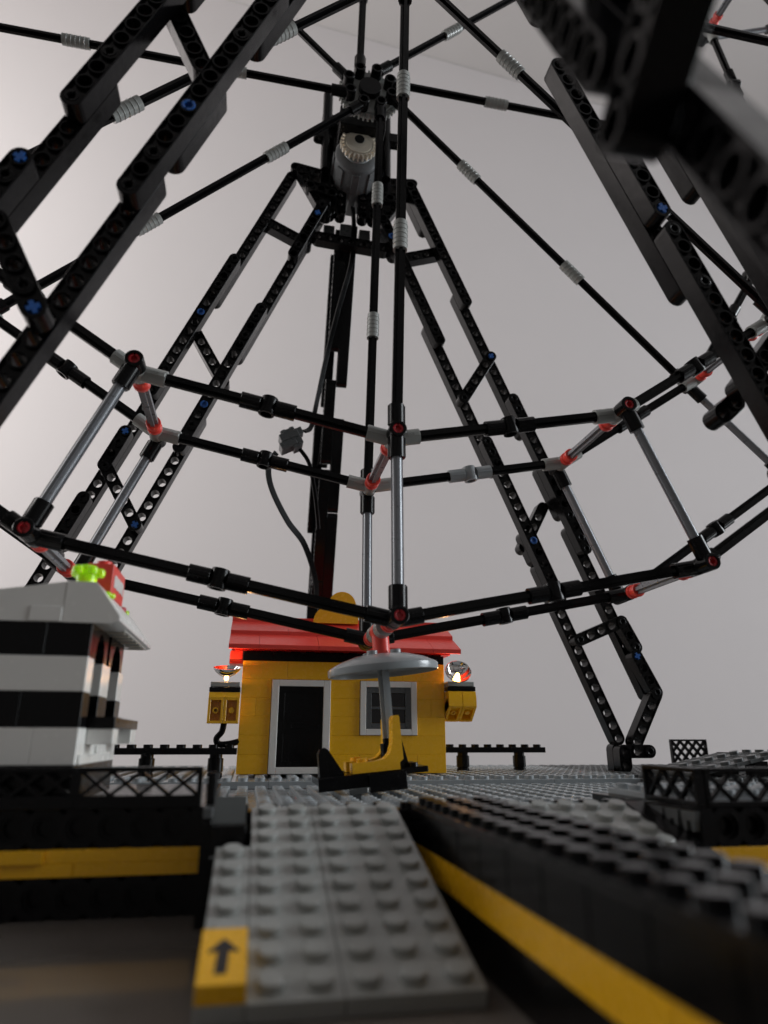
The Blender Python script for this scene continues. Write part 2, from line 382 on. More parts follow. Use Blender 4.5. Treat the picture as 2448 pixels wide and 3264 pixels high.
# grating ramp at the right rear
def grating(nx, ny, mt):
    def f():
        b = MB()
        for i in range(nx+1): b.box(i-.07, i+.07, 0, ny, -.22, 0, .015)
        for j in range(ny):
            for k in range(4): b.box(0, nx, j+.06+.25*k, j+.16+.25*k, -.2, -.02, 0)
        studs(b, [i+.5 for i in range(0, nx)], [j+.5 for j in range(0, ny, 3)], -.01)
        for j in range(0, ny, 3): b.box(0, nx, j+.12, j+.88, -.24, -.004, .02)
        return b.mesh('grating_plate', mt)
    return cached(('grating', nx, ny), f)
gr = thing('grating_ramp', 'dark grey grating plates rising to the right behind the lattice fence', 'ramp', (32, -4, 0))
gm = T(28.0, -7.1, .2) @ RY(-11)
put('grating_plate', grating(6, 6, 'dgrey'), gm, gr)
for i in range(2): put('grating_plate', grating(6, 6, 'dgrey'), T(28+6*math.cos(math.radians(11))+6*i, -7.1, .2+6*math.sin(math.radians(11))), gr)
one('leg', 'black', lambda b: [b.box(x, x+1, y, y+1, -3.2, .2+min(6, x-28)*.19-.3, .02) for x in (30, 33, 38) for y in (-6, -3)], gr)
put('lattice_fence', fence_mesh(3.5, 2.1, 4, 2, .2), T(37.4, 10, .12), None, label='small tall black lattice panel standing alone behind the grating ramp', category='fence')

# ------------------------------------------------------------------ ramp
rp = thing('entry_ramp', 'warm grey studded ramp rising from the table to the platform', 'ramp', (3, -27, -3.2))
rang = math.degrees(math.atan2(2.85, 9.9)); RM = T(-.1, -31.75, -3.2) @ RX(rang)
for x, L in ((1, 2), (3, 3)): put('stud_plate', plate(L, 10, .4, 'ogrey'), RM @ T(x, 0, 0), rp)
put('stud_plate', plate(1, 7, .4, 'ogrey'), RM, rp)
put('support', brick(5.8, 1.0, 'dgrey', 1.9), T(.0, -24.4, -3.2), rp)
tile = thing('arrow_tile', 'yellow tile with a black arrow on the ramp corner', 'tile', (.4, -31, -2.8))
TM = RM @ T(0, 0, .405)
put('tile', plate(1, 2, .4, 'yellow', False), TM, tile)
one('arrow', 'ink', lambda b: b.prism([(-.16, .34), (.09, .34), (.12, 1.13), (.28, 1.06), (.33, 1.12), (.0, 1.58), (-.33, 1.12), (-.28, 1.06), (-.12, 1.13)][::1], 0, .012), tile, TM @ T(.5, 0, .393))
gp = thing('gate_block', 'black block with a dark grey slanted tile at the left of the ramp top', 'block', (.4, -24, -1.5))
one('block', 'black', lambda b: (b.box(-.3, .75, -24.7, -22.6, -3.2, -.35, .03), b.box(-.62, -.3, -24.2, -22.6, -3.2, -.2, .03)), gp)
one('slanted_tile', 'smoke', lambda b: b.prism([(-24.75, -1.25), (-24.55, -1.25), (-23.2, .3), (-23.4, .38)], -.28, .72, Matrix(((0, 0, 1, 0), (1, 0, 0, 0), (0, 1, 0, 0), (0, 0, 0, 1)))), gp)
one('side_tile', 'dgrey', lambda b: b.box(-.6, -.3, -24.22, -23, -.2, .1, .02), gp)
one('round_post', 'black', lambda b: (b.cyl(.17, -.2, 1.1, 12, T(-.42, -22.9, 0)), b.cyl(.24, -.2, .0, 12, T(-.42, -22.9, 0))), gp)

# ================================================================== SUPPORT LEGS
CZ = math.cos(math.radians(22.5)); TN = math.tan(math.radians(22.5))
def leg_rail(parent, X, s, y, zt, zb, pins=(), ends=True, hole=(0, -1, 0)):
    n = max(2, round((zt-zb)/CZ)+1); m = frame((X(zt), y, zt), (s*math.sin(math.radians(22.5)), 0, -CZ), hole)
    put('beam', beam(n), m, parent)
    for k, c in pins: put('pin', (cross_mesh if c == 'x' else pin_mesh)({'x': 'blue', 'b': 'blue', 'k': 'black'}[c]), m @ T(k, 0, 0), parent)
    return m
def bar(parent, p, q, n=None, hole=(0, -1, 0), pins=(), name='brace'):
    p = Vector(p); q = Vector(q); L = (q-p).length; n = n or max(2, round(L)+1)
    c = (p+q)/2; d = (q-p).normalized(); p = c-d*(n-1)/2; m = frame(p, d, hole); put(name, beam(n), m, parent)
    for k, cc in pins: put('pin', (cross_mesh if cc == 'x' else pin_mesh)({'x': 'blue', 'b': 'blue', 'k': 'black'}[cc]), m @ T(k % n, 0, 0), parent)
def mk(sgn, b0): return (lambda z: b0 + sgn*TN*z)
RBi, RBo, LBi, LBo = mk(-1, 29.1), mk(-1, 33.4), mk(1, -15.3), mk(1, -19.63)
LFi, LFo, RFi, RFo = mk(1, -15.0), mk(1, -19.4), mk(-1, 29.25), mk(-1, 33.6)
G = 'legs of the wheel support'
YR, YF = 2.7, -23.1
# right rear
L = thing('support_leg', 'black perforated support leg standing on the platform right of the house', 'support leg', (28, 2.7, 0), G)
for zt, zb, pp in ((47.6, 34.4, ((13, 'k'), (12, 'k'), (10, 'k'), (3, 'b'))), (25.5, 12.6, ((0, 'k'), (1, 'k'), (9, 'b')))): leg_rail(L, RBi, 1, YR-1, zt, zb, pp)
for zt, zb in ((36.4, 23.5), (15.2, 2.2)): leg_rail(L, RBi, 1, YR, zt, zb)
leg_rail(L, RBi, 1, YR, 47.6, 43.9); leg_rail(L, RBi, 1, YR, 17.8, 16.2)
for zt, zb, pp in ((50.9, 38.65, ((13, 'k'), (12, 'k'), (10, 'k'))), (29.7, 16.8, ((0, 'k'), (1, 'k'), (14, 'k'), (13, 'k'), (11, 'k')))): leg_rail(L, RBo, 1, YR-1, zt, zb, pp)
for zt, zb in ((40.1, 27.2), (23.7, 20), (18.5, 5.6), (50.9, 47.2)): leg_rail(L, RBo, 1, YR, zt, zb)
bar(L, (19.22, 1.7, 33.5), (16.75, 1.7, 29.4), 6, pins=((0, 'x'), (5, 'k'))); bar(L, (23.6, 3.2, 20.4), (21.9, 3.2, 17.2), 5, pins=((0, 'k'),)); bar(L, (11.9, 2.7, 43.5), (15.2, 2.7, 44.7), 4)
bar(L, (25.19, 1.7, 9.43), (28.92, 1.7, 10.98), 5, pins=((0, 'k'), (4, 'k'))); bar(L, (28.95, 1.7, 10.9), (29.95, 1.7, 8.9), 3, pins=((2, 'k'),))
bar(L, (29.85, 1.7, 8.35), (31.2, 1.7, 5.6), 4, pins=((0, 'x'), (3, 'k'))); bar(L, (31.2, 1.7, 5.6), (29.0, 1.7, 1.9), 5)
bar(L, (28.0, 1.7, 1.35), (30.05, 1.7, 1.35), 3, name='foot_beam', pins=((2, 'k'),)); bar(L, (28.0, 2.7, 1.35), (28.0, 2.7, -.45), 3, name='foot_beam'); bar(L, (28.0, 1.7, 1.35), (28.0, 1.7, .35), 2, name='foot_beam')
# left rear
L = thing('support_leg', 'black perforated support leg rising behind the striped booth, far side of the wheel', 'support leg', (-15, 2.7, 0), G)
for zt, zb in ((47.6, 31.9), (25.9, 12.9), (11.9, -.2)): leg_rail(L, LBi, -1, YR, zt, zb)
leg_rail(L, LBi, -1, YR-1, 47.2, 41.3, ((0, 'k'), (1, 'x'), (5, 'k'))); leg_rail(L, LBi, -1, YR-1, 35.9, 23.0, ((0, 'k'), (1, 'k'), (3, 'k'), (10, 'b'), (12, 'k'), (14, 'k')))
for zt, zb in ((50.9, 37.2), (29.2, 15.5), (14.6, .1)): leg_rail(L, LBo, -1, YR, zt, zb)
leg_rail(L, LBo, -1, YR-1, 40.4, 27.5, ((0, 'k'), (1, 'k'), (3, 'k'), (6, 'b'), (13, 'k'))); leg_rail(L, LBo, -1, YR-1, 23.9, 21.0, ((0, 'x'), (1, 'k'), (3, 'k'))); leg_rail(L, LBo, -1, YR-1, 18.5, 14.8, ((0, 'k'), (2, 'k')))
bar(L, (-5.5, 2.9, 33.6), (-3.1, 2.9, 29.5), 6); bar(L, (-10.7, 1.7, 20.9), (-8.3, 1.7, 16.8), 6, pins=((5, 'x'), (0, 'k'))); bar(L, (-.7, 2.7, 45.6), (3.2, 2.7, 43.7), 5, pins=((0, 'k'),))
# left front
L = thing('support_leg', 'large black perforated support leg crossing the upper left in front of the wheel', 'support leg', (-15, -23.1, 0), G)
for zt, zb in ((47.6, 33.4), (30.0, 26.1), (24.7, 11.7), (10.7, -.2)): leg_rail(L, LFi, -1, YF, zt, zb)
leg_rail(L, LFi, -1, YF-1, 36.1, 23.2, ((14, 'k'), (12, 'k'), (9, 'b'), (4, 'k'))); leg_rail(L, LFi, -1, YF-1, 47.6, 37)
for zt, zb in ((50.9, 36.2), (29.4, 16.5), (15.5, 2.6)): leg_rail(L, LFo, -1, YF, zt, zb)
leg_rail(L, LFo, -1, YF-1, 40.2, 27.3, ((14, 'k'), (11, 'k'))); leg_rail(L, LFo, -1, YF-1, 23.8, 16.4, ((0, 'x'), (1, 'k')))
bar(L, (-5.1, -23.1, 35.3), (-3.2, -23.1, 31.2), 5); bar(L, (-9.75, -24.6, 20.4), (-7.8, -24.6, 16.7), 5, pins=((4, 'x'), (3, 'k')))
# right front
L = thing('support_leg', 'large black perforated support leg crossing the upper right in front of the wheel', 'support leg', (29, -23.1, 0), G)
for zt, zb in ((35.6, 22.5), (13.6, -.2)): leg_rail(L, RFi, 1, YF, zt, zb)
leg_rail(L, RFi, 1, YF-1, 47.6, 38.0); leg_rail(L, RFi, 1, YF-1, 29.8, 26.2, ((0, 'k'), (4, 'x'))); leg_rail(L, RFi, 1, YF-1, 25.0, 12.0, ((0, 'k'), (3, 'k'), (11, 'b')))
for zt, zb in ((42, 29.0), (20.5, 7.6)): leg_rail(L, RFo, 1, YF, zt, zb)
leg_rail(L, RFo, 1, YF-1, 31.5, 18.6, ((12, 'k'),)); leg_rail(L, RFo, 1, YF-1, 50.9, 43)
bar(L, (17.4, -22.6, 30.6), (19.6, -22.6, 33.4), 4); bar(L, (22.0, -23.1, 17.5), (24.9, -23.1, 21.0), 5); bar(L, (21.5, -22.1, 16.6), (22.3, -22.1, 17.3), 2)
# the two stays in the plane of the wheel axle (rear one carries the cable, front one passes close to the lens)
XS = 6.75
def stay(L, y0, s, segs, rungs, x0=XS):
    def Y(z, o): return y0 + s*(o + TN*(47.5-z))
    for o, lay, zt, zb, pins in segs:
        n = max(2, round((zt-zb)/CZ)+1); m = frame((x0+lay, Y(zt, o), zt), (0, s*math.sin(math.radians(22.5)), -CZ), (-1, 0, 0)); put('beam', beam(n), m, L)
        for k, c in pins: put('pin', (cross_mesh if c == 'x' else pin_mesh)({'x': 'blue', 'b': 'blue', 'k': 'black'}[c]), m @ T(k, 0, 0), L)
    for z1, o1, z2, o2, lay, n in rungs: bar(L, (x0+lay, Y(z1, o1), z1), (x0+lay, Y(z2, o2), z2), n, (-1, 0, 0))
L = thing('support_leg', 'black rear stay rising behind the house roof with the cable along it', 'support leg', (XS, 24, 0), G)
stay(L, 3.6, 1, [(0, .5, 47, 34, ()), (0, -.5, 46.5, 42, ()), (0, -.5, 41.7, 37.5, ()), (0, -.5, 33.8, 27, ()), (0, .5, 30.5, 23, ()), (0, -.5, 26, 17, ()), (0, .5, 22.2, 12, ()), (0, -.5, 16.5, 6, ()), (0, .5, 11, 0, ()), (0, -.5, 5, 0, ()),
   (4.33, -.5, 47, 34, ()), (4.33, -1.0, 32.5, 22, ()), (4.33, -.5, 24, 11, ()), (4.33, -.5, 10, 0, ())], [(44, 0, 42, 4.33, .5, 5), (30, 0, 28, 4.33, -.5, 5), (18, 0, 16, 4.33, -.5, 5)])
L = thing('support_leg', 'blurred black front stay passing close to the lens at the upper right', 'support leg', (XS, -44, 0), G)
stay(L, -25.45, -1, [(0, .5, 47, 34, ()), (0, -.5, 34, 24, ()), (0, .5, 27, 14, ((3, 'k'),)), (0, -.5, 22.5, 14.2, ((3, 'b'),)), (0, .5, 13, 0, ()), (0, .5, 16, 12.5, ()),
   (4.33, .5, 47, 34, ()), (4.33, -.5, 36, 23, ()), (4.33, .5, 25, 12, ()), (4.33, -.5, 14, 3, ())], [(33, 0, 31, 4.33, -.5, 6), (18.5, 0, 16.5, 4.33, .5, 6), (12.6, 0, 15.2, 4.33, -.5, 6)], 7.2)

# ================================================================== WHEEL
HX, HZ, RI, RO = 7.36, 53.83, 35.93, 45.93
yA, yB, yrF, yrB = -14.0, -6.4, -15.0, -5.4
wh = thing('ferris_wheel', 'large black sixteen-sided toy ferris wheel with thin spokes and grey tubes', 'ferris wheel', (HX, -10.2, HZ))
def nd(i, r, y):
    t = 2*math.pi*i/16+.004; return Vector((HX+r*math.sin(t), y, HZ-r*math.cos(t)))
for i in range(16):
    t = 2*math.pi*i/16+.004; radial = Vector((math.sin(t), 0, -math.cos(t))); tang = Vector((math.cos(t), 0, math.sin(t)))
    for ring, (r, y) in enumerate(((RI, yA), (RI, yB), (RO, yA), (RO, yB))):
        p, q = nd(i, r, y), nd(i+1, r, y); d = (q-p).normalized(); Lc = (q-p).length; mid = (p+q)/2; mr = Vector((math.sin(t+math.pi/16), 0, -math.cos(t+math.pi/16)))
        a0, a1 = 1.35, Lc/2-1.4
        put('rim_rod', axle(a1-a0), along(p+d*a0, q), wh); put('rim_rod', axle(a1-a0), along(q-d*a0, p), wh)
        put('mid_connector', mid_conn('lgrey' if (ring == 1 and i == 0) else 'black'), along(mid, q, mr), wh)
        inw = -radial                     # connector arms run along the rim
        m = frame(p, tang, inw); put('rim_connector', angle_conn('ogrey' if ring < 2 else 'black'), m, wh)
    for front, y in ((True, yrF), (False, yrB)):
        spoke = i % 2 == 0
        pi_, po = nd(i, RI, y), nd(i, RO, y)
        put('radial_connector', radial_conn(spoke), along(pi_, po), wh); put('radial_connector', radial_conn(False), along(po, pi_), wh)
        put('radial_tube', tube_m(RO-RI-2.7), along(pi_+radial*1.35, po), wh)
        for pt in (pi_, po):
            if front: put('pin', pin_mesh('redpin'), along(pt+Vector((0, .07, 0)), pt+Vector((0, -1, 0)), (0, 0, 1)), wh)
        if spoke:
            th = t+math.radians(28); hp = Vector((HX+1.9*math.sin(th), y, HZ-1.9*math.cos(th))); d = (pi_-hp).normalized(); Ls = (pi_-hp).length
            put('hub_connector', radial_conn(False), along(hp, pi_), wh)
            cuts = [1.35, 9.4, 21.4, Ls-1.35]
            for k in range(3): put('spoke_rod', axle(cuts[k+1]-cuts[k]), along(hp+d*cuts[k], pi_), wh)
            for k in (1, 2): put('ribbed_sleeve', sleeve(), along(hp+d*cuts[k], pi_), wh)
    for r in (RI, RO):
        a_, b_ = nd(i, r, yA+.45), nd(i, r, yB-.45)
        if r == RO and i == 0:
            put('cross_axle', axle(yB-yA-.9, 'tube'), along(a_, b_, (0, 0, 1)), wh)
        else: put('cross_axle', axle(yB-yA-.9, 'tube'), along(a_, b_, (0, 0, 1)), wh)
        for yy in (yA+1.0, yB-1.0): put('bush', bush(), along(nd(i, r, yy), b_, (0, 0, 1)), wh)
def gear(R, n, th, hole, mt, web=True):
    def f():
        b = MB(); poly = []
        for i in range(n):
            for da, rr in ((-.5, R-.3), (-.28, R-.28), (-.16, R), (.16, R), (.28, R-.28)): a_ = 2*math.pi*(i+da)/n; poly.append((rr*math.cos(a_), rr*math.sin(a_)))
        b.prism(poly, -th/2, th/2); b.lathe([(hole, -th/2-.12), (R*.42, -th/2-.12), (R*.42, th/2+.12), (hole, th/2+.12)], 20)
        if web:
            for k in range(6): b.cyl(.3, -th/2-.06, th/2+.06, 12, T(R*.62*math.cos(k*1.047), R*.62*math.sin(k*1.047), 0))
        b.lathe([(R-.6, -th/2-.1), (R-.45, -th/2-.1), (R-.45, th/2+.1), (R-.6, th/2+.1)], 40); return b.mesh('gear', mt)
    return cached(('gear', R, n, mt), f)
MY = RX(90)
for y in (yrB+.75, yrF-.75): put('hub_gear', gear(2.62, 40, .45, .3, 'ogrey'), T(HX, y, HZ) @ MY, wh)
for y in (yrB, yrF): one('hub_disc', 'black', lambda b: b.cyl(.95, -.25, .25, 20), wh, T(HX, y, HZ) @ MY)
put('main_axle', axle(26), along((HX, -23.5, HZ), (HX, 3.5, HZ)), wh)
for y in (yrB-1.6, yrF+1.6): put('ribbed_sleeve', sleeve(), along((HX, y, HZ), (HX, y+1, HZ)), wh)
# embossed numbers on the grey rim connectors
def digit():
    def f():
        cu = D.curves.new('digit', 'FONT'); cu.body = '3'; cu.size = .62*U; cu.extrude = .012*U; cu.resolution_u = 2; cu.align_x = 'CENTER'; cu.align_y = 'CENTER'; o_=D.objects.new('digit_src',cu); me=D.meshes.new_from_object(o_); D.objects.remove(o_); me.materials.clear(); me.materials.append(M['ogrey']); return me
    return cached('digit', f)
for o in [o for o in D.objects if o.name.startswith('rim_connector') and o.data.materials[0] is M['ogrey'] and o.parent is wh]:
    Wm = WM[o.name].copy(); Wm.translation = Wm.translation/U
    s = math.radians(11.25); put('embossed_number', digit(), Wm @ T(1.0*math.cos(s), -.487, 1.0*math.sin(s)) @ RY(-11.25) @ RX(90) @ RZ(90), o)

# ================================================================== MOTOR AND AXLE BEARING (rear)
mo = thing('drive_motor', 'grey electric motor with ivory crown gear under the rear wheel hub', 'motor', (7, 2, 47))
MZ = 50.6
put('drive_gear', gear(1.62, 24, .5, .3, 'tan', False), T(7.0, -1.7, MZ+.9) @ MY, mo)
one('gear_dish', 'tan', lambda b: b.lathe([(.3, 0), (1.25, 0), (1.3, -.25), (1.0, -.3), (.4, -.32)], 28), mo, T(7.0, -1.95, MZ+.9) @ MY)
one('gear_bore', 'black', lambda b: b.cyl(.44, 0, .12, 18), mo, T(7.0, -2.26, MZ+.9) @ MY)
put('drive_axle', axle(4, 'lgrey'), along((7, -2.95, MZ+.9), (7, 2, MZ+.9)), mo)
one('motor_body', 'mgrey', lambda b: (b.lathe([(1.2, -1.2), (1.75, -1.1), (1.95, -.9), (1.95, 4.2), (1.7, 4.4)], 20, T(7, 0, MZ+.55) @ RX(-90)), [b.box(-.34, .34, -.6, 4.3, 1.88, 2.06, .03, T(7, 0, MZ+.55) @ RY(k*45)) for k in range(8)]), mo)
one('motor_cap', 'lgrey', lambda b: b.lathe([(.5, -1.35), (1.2, -1.3), (1.25, -1.15), (1.2, -1.1)], 24, T(7, 0, MZ+.55) @ RX(-90)), mo)
fr = thing('bearing_frame', 'black beam frame holding the wheel axle and motor at the leg tops', 'frame', (7, 2.5, 46))
for x, zt, zb in ((4.4, 59.6, 50.6), (9.9, 59.2, 50.6)):
    one('post', 'black', lambda b: b.cyl(.45, zb, zt, 16, T(x, .8, 0)), fr); bar(fr, (x+.1, 1.9, zt-2.0), (x+.1, 1.9, zb-2.5), name='beam', hole=(1, 0, 0))
bar(fr, (4.9, .3, 55.6), (9.5, .3, 55.6), 5, (0, -1, 0), name='beam'); bar(fr, (3.3, .9, 54.6), (5.0, .9, 54.6), 2, (0, 0, 1), name='beam'); bar(fr, (9.6, .9, 55.3), (11.4, .9, 55.3), 2, (0, 0, 1), name='beam')
bar(fr, (4.9, 1.3, 54.3), (9.6, 1.3, 54.3), 6, (0, 0, 1), name='beam'); bar(fr, (1.9, 2.0, 51.3), (4.6, 2.0, 50.9), 4, (0, -1, 0), name='beam'); bar(fr, (9.6, 2.0, 51.0), (12.6, 2.0, 51.4), 4, (0, -1, 0), name='beam')
bar(fr, (2.3, 2.0, 51.0), (4.6, 2.0, 46.8), 6, name='beam', pins=((5, 'k'),)); bar(fr, (12.3, 2.0, 51.0), (9.8, 2.0, 46.8), 6, name='beam', pins=((5, 'k'),))
bar(fr, (3.0, 1.6, 49.2), (5.2, 1.6, 48.6), 3, name='beam'); bar(fr, (9.3, 1.6, 48.8), (11.4, 1.6, 49.2), 3, name='beam')
for x in (5.0, 5.95, 8.0, 8.95): bar(fr, (x, 2.2, 50.2), (x, 2.2, 47.1), 4, (0, -1, 0), name='beam')
bar(fr, (3.9, 2.6, 44.6), (10.2, 2.6, 44.2), 7, (0, -1, 0), name='beam', pins=()); one('pad', 'dgrey', lambda b: (b.box(6.1, 7.1, 3.0, 4.0, 44.8, 47.0, .04), b.box(7.9, 8.9, 3.2, 4.2, 45.6, 46.8, .04), b.box(4.6, 5.6, 3.2, 4.2, 45.8, 46.8, .04)), fr)
one('bearing_block', 'black', lambda b: (b.box(5.0, 9.6, .6, 1.8, 51.8, 57.0, .06), b.box(5.2, 9.2, -2.9, .6, 52.35, 54.4, .06), b.cyl(.35, -1.2, .2, 12, T(6.2, -.1, MZ+2.6) @ MY), b.cyl(.35, -1.2, .2, 12, T(7.9, -.1, MZ+2.6) @ MY)), fr)

# cable along the rear stay
def bez(p, n=14):
    out = []
    for k in range(len(p)-1):
        p0, p1, p2, p3 = [Vector(p[max(0, min(len(p)-1, k+j))]) for j in (-1, 0, 1, 2)]
        for i in range(n):
            t_ = i/n; out.append(.5*((2*p1)+(p2-p0)*t_+(2*p0-5*p1+4*p2-p3)*t_*t_+(3*p1-p0-3*p2+p3)*t_**3))
    return out+[Vector(p[-1])]
one('flat_cable', 'rubber', lambda b: b.ribbon(bez([(7.2, 3.0, 49), (7.3, 2.7, 46.5), (7.2, 3.2, 43), (6.3, 5, 39), (5.6, 7, 35.5), (4.9, 8, 31), (4.4, 6.5, 28), (3.7, 4.6, 26.6)]), (.7, .3, 0), .42, .14), None, label='flat black cable hanging from the motor down to the grey plug', category='cable')
one('flat_cable', 'rubber', lambda b: b.ribbon(bez([(1.5, 4.1, 24.3), (.95, 4.1, 23.0), (1.3, 4.3, 21.2), (2.7, 5.5, 19.0), (4.3, 7.5, 17.6), (5.6, 11, 15.5), (6.0, 14, 14)]), (.75, .5, .4), .5, .12), None, label='flat black cable curving from the grey plug down to the rear stay', category='cable')
one('flat_cable', 'rubber', lambda b: b.tube(bez([(3.3, 4.2, 24.9), (4.2, 4.6, 23.8), (4.8, 6, 22.2), (5.2, 7, 20.5), (5.5, 8.5, 19.4)]), .17), None, label='thin black cable from the plug to the rear stay above the curve', category='cable')
pg = thing('cable_plug', 'grey cable plugs stacked together beside the rear stay', 'plug', (2.8, 4, 25))
PM = T(2.75, 4.1, 25.45) @ RY(-28) @ Matrix.Scale(.88, 4)
one('upper_plug', 'dgrey', lambda b: (b.box(-1.1, .7, -.8, .8, 0, .75, .05), b.box(.55, 1.2, -.55, .55, .15, .85, .05), b.box(-.6, .2, -.9, .9, .7, .95, .04), [b.cyl(.3, .9, 1.1, 12, T(x, y, 0)) for x in (-.5, .3) for y in (-.4, .4)]), pg, PM)
one('lower_plug', 'dgrey', lambda b: (b.box(-1.4, .2, -.8, .8, -.7, -.02, .05), b.box(.2, .75, -.7, .7, -.75, -.05, .05)), pg, PM)
one('plug_latch', 'dgrey', lambda b: (b.box(-.3, .55, -.75, .75, -1.0, -.72, .04), b.box(-.62, -.42, -.82, -.7, -.45, -.3, 0)), pg, PM)

# ================================================================== HOUSE
ho = thing('ticket_house', 'small yellow brick house with red tiled roof and black door', 'house', (7, 4, 0))
def courses(spec, y, z0, mt='yellow'):
    for z, xs in enumerate(spec):
        for x0, x1 in xs: put('brick', brick(x1-x0, 1, mt), T(x0, y, z0+1.2*z), ho)
courses([[(0, 2), (6, 8), (8, 12), (12, 14)], [(0, 2), (6, 10), (10, 14)], [(0, 2), (6, 8), (12, 14)], [(0, 1), (1, 2), (6, 8), (12, 13), (13, 14)], [(0, 2), (6, 8), (12, 14)], [(0, 3), (3, 7), (7, 11), (11, 14)]], 0, 0)
for z in range(6):
    for x in (0, 13):
        for y0, y1 in ((1, 5), (5, 8)): put('brick', brick(1, y1-y0, 'yellow'), T(x, y0, 1.2*z), ho)
    put('brick', brick(12, 1, 'yellow'), T(1, 7, 1.2*z), ho)
for x in range(0, 14, 2):
    one('lintel_plate', 'black', lambda b: (b.box(x+.01, x+1.99, .02, 7.98, 7.2, 7.78, .015), b.box(x+.2, x+.8, .0, .4, 7.7, 7.88, 0), b.box(x+1.2, x+1.8, .0, .4, 7.7, 7.88, 0)), ho)
SW = Matrix(((0, 0, 1, 0), (1, 0, 0, 0), (0, 1, 0, 0), (0, 0, 0, 1)))   # profile (y,z) extruded along x
def slope(L):
    def f():
        b = MB(); b.prism([(0, 0), (0, .27), (.03, .3), (2.05, 1.24), (3.0, 1.24), (3.0, .9), (.3, 0)], .012, L-.012, SW); return b.mesh('roof_tile', 'red', 8)
    return cached(('slope', L), f)
rf = one('roof', 'red', lambda b: b.prism([(.3, 7.9), (7.7, 7.9), (5.6, 9.6), (2.6, 9.6)], -.6, 14.6, SW), ho)
for r, (y, z, cut) in enumerate(((-1.05, 7.88, (2, 4, 4, 4, 2)), (.95, 9.08, (4, 4, 4, 4)), (2.95, 10.28, ()))):
    x = -1.
    for c in cut: put('roof_tile', slope(c), T(x, y, z), rf); put('roof_tile', slope(c), T(x+c, 8-y, z) @ RZ(180), rf); x += c
for i in range(4): put('ridge_tile', plate(4, 2, .42, 'red', False), T(-1+4*i, 2.95, 10.25), rf)
one('eave_brick', 'red', lambda b: (b.box(-.95, -.02, 1.2, 3.2, 7.1, 7.86, .03), b.box(-.9, -.05, .5, 1.2, 7.35, 7.9, .03)), rf)
sg = thing('roof_sign', 'two rounded yellow pieces standing on the red roof ridge', 'sign', (6.6, 3, 10.7))
def arcp(cx, cz, r, a0, a1, n=12): return [(cx+r*math.cos(math.radians(a0+(a1-a0)*i/n)), cz+r*math.sin(math.radians(a0+(a1-a0)*i/n))) for i in range(n+1)]
SX = Matrix(((1, 0, 0, 0), (0, 0, 1, 0), (0, 1, 0, 0), (0, 0, 0, 1)))    # profile (x,z) extruded along y
one('curved_piece', 'yellow', lambda b: b.prism([(8.18, 10.3)]+[(8.18, 11.55)]+arcp(6.0, 10.45, 1.12, 90, 180, 9)+[(4.88, 10.3)], 2.5, 2.94, SX), sg)
one('round_piece', 'yellow', lambda b: b.prism(arcp(6.98, 11.68, 1.03, 0, 180, 20)+[(5.95, 11.58), (8.01, 11.58)], 2.6, 2.9, SX), sg)
one('sign_backing', 'black', lambda b: b.box(4.4, 5.2, 2.98, 3.6, 10.7, 11.5, .03), sg)
# door
dr = one('door', 'white', lambda b: (b.box(2.02, 2.5, -.14, .7, .0, 5.97, .03), b.box(5.5, 5.98, -.14, .7, 0, 5.97, .03), b.box(2.5, 5.5, -.14, .7, 5.55, 5.97, .03), b.box(2.5, 5.5, -.14, .7, 0, .42, .03)), ho)
def doorp(b):
    b.box(2.5, 5.5, .1, .3, .42, 5.55, .01)
    for x0, x1, z0, z1 in ((2.85, 5.15, 3.35, 5.2), (2.85, 5.15, .75, 2.65)):
        b.box(x0, x1, .04, .12, z0, z0+.07, .01); b.box(x0, x1, .04, .12, z1-.07, z1, .01); b.box(x0, x0+.07, .045, .12, z0+.07, z1-.07, .01); b.box(x1-.07, x1, .045, .12, z0+.07, z1-.07, .01)
one('door_leaf', 'black', doorp, dr); one('handle', 'black', lambda b: (b.cyl(.12, 0, .16, 12, T(5.2, .1, 3.0) @ RX(90)), b.box(4.9, 5.3, -.1, -.02, 2.94, 3.06, .03)), dr)
one('letter_flap', 'black', lambda b: b.box(3.4, 4.3, .05, .12, 2.82, 3.1, .02), dr)
wn = one('window', 'white', lambda b: (b.box(8.02, 8.42, -.14, .7, 2.42, 5.97, .03), b.box(11.58, 11.98, -.14, .7, 2.42, 5.97, .03), b.box(8.42, 11.58, -.14, .7, 5.57, 5.97, .03), b.box(8.42, 11.58, -.14, .7, 2.42, 2.82, .03)), ho)
sash = one('sash', 'dgrey', lambda b: (b.box(8.42, 8.82, .0, .3, 2.82, 5.57, .02), b.box(11.18, 11.58, .0, .3, 2.82, 5.57, .02), b.box(8.82, 11.18, 0, .3, 5.2, 5.57, .02), b.box(8.82, 11.18, 0, .3, 2.82, 3.2, .02), b.box(8.82, 11.18, .02, .2, 4.1, 4.3, .02), b.box(9.9, 10.1, .03, .2, 3.2, 5.2, .02)), wn)
for x0 in (8.84, 10.12):
    for z0 in (3.22, 4.32): one('pane', 'pane', lambda b: b.box(x0, x0+1.04, .14, .18, z0, z0+.86, 0), wn)
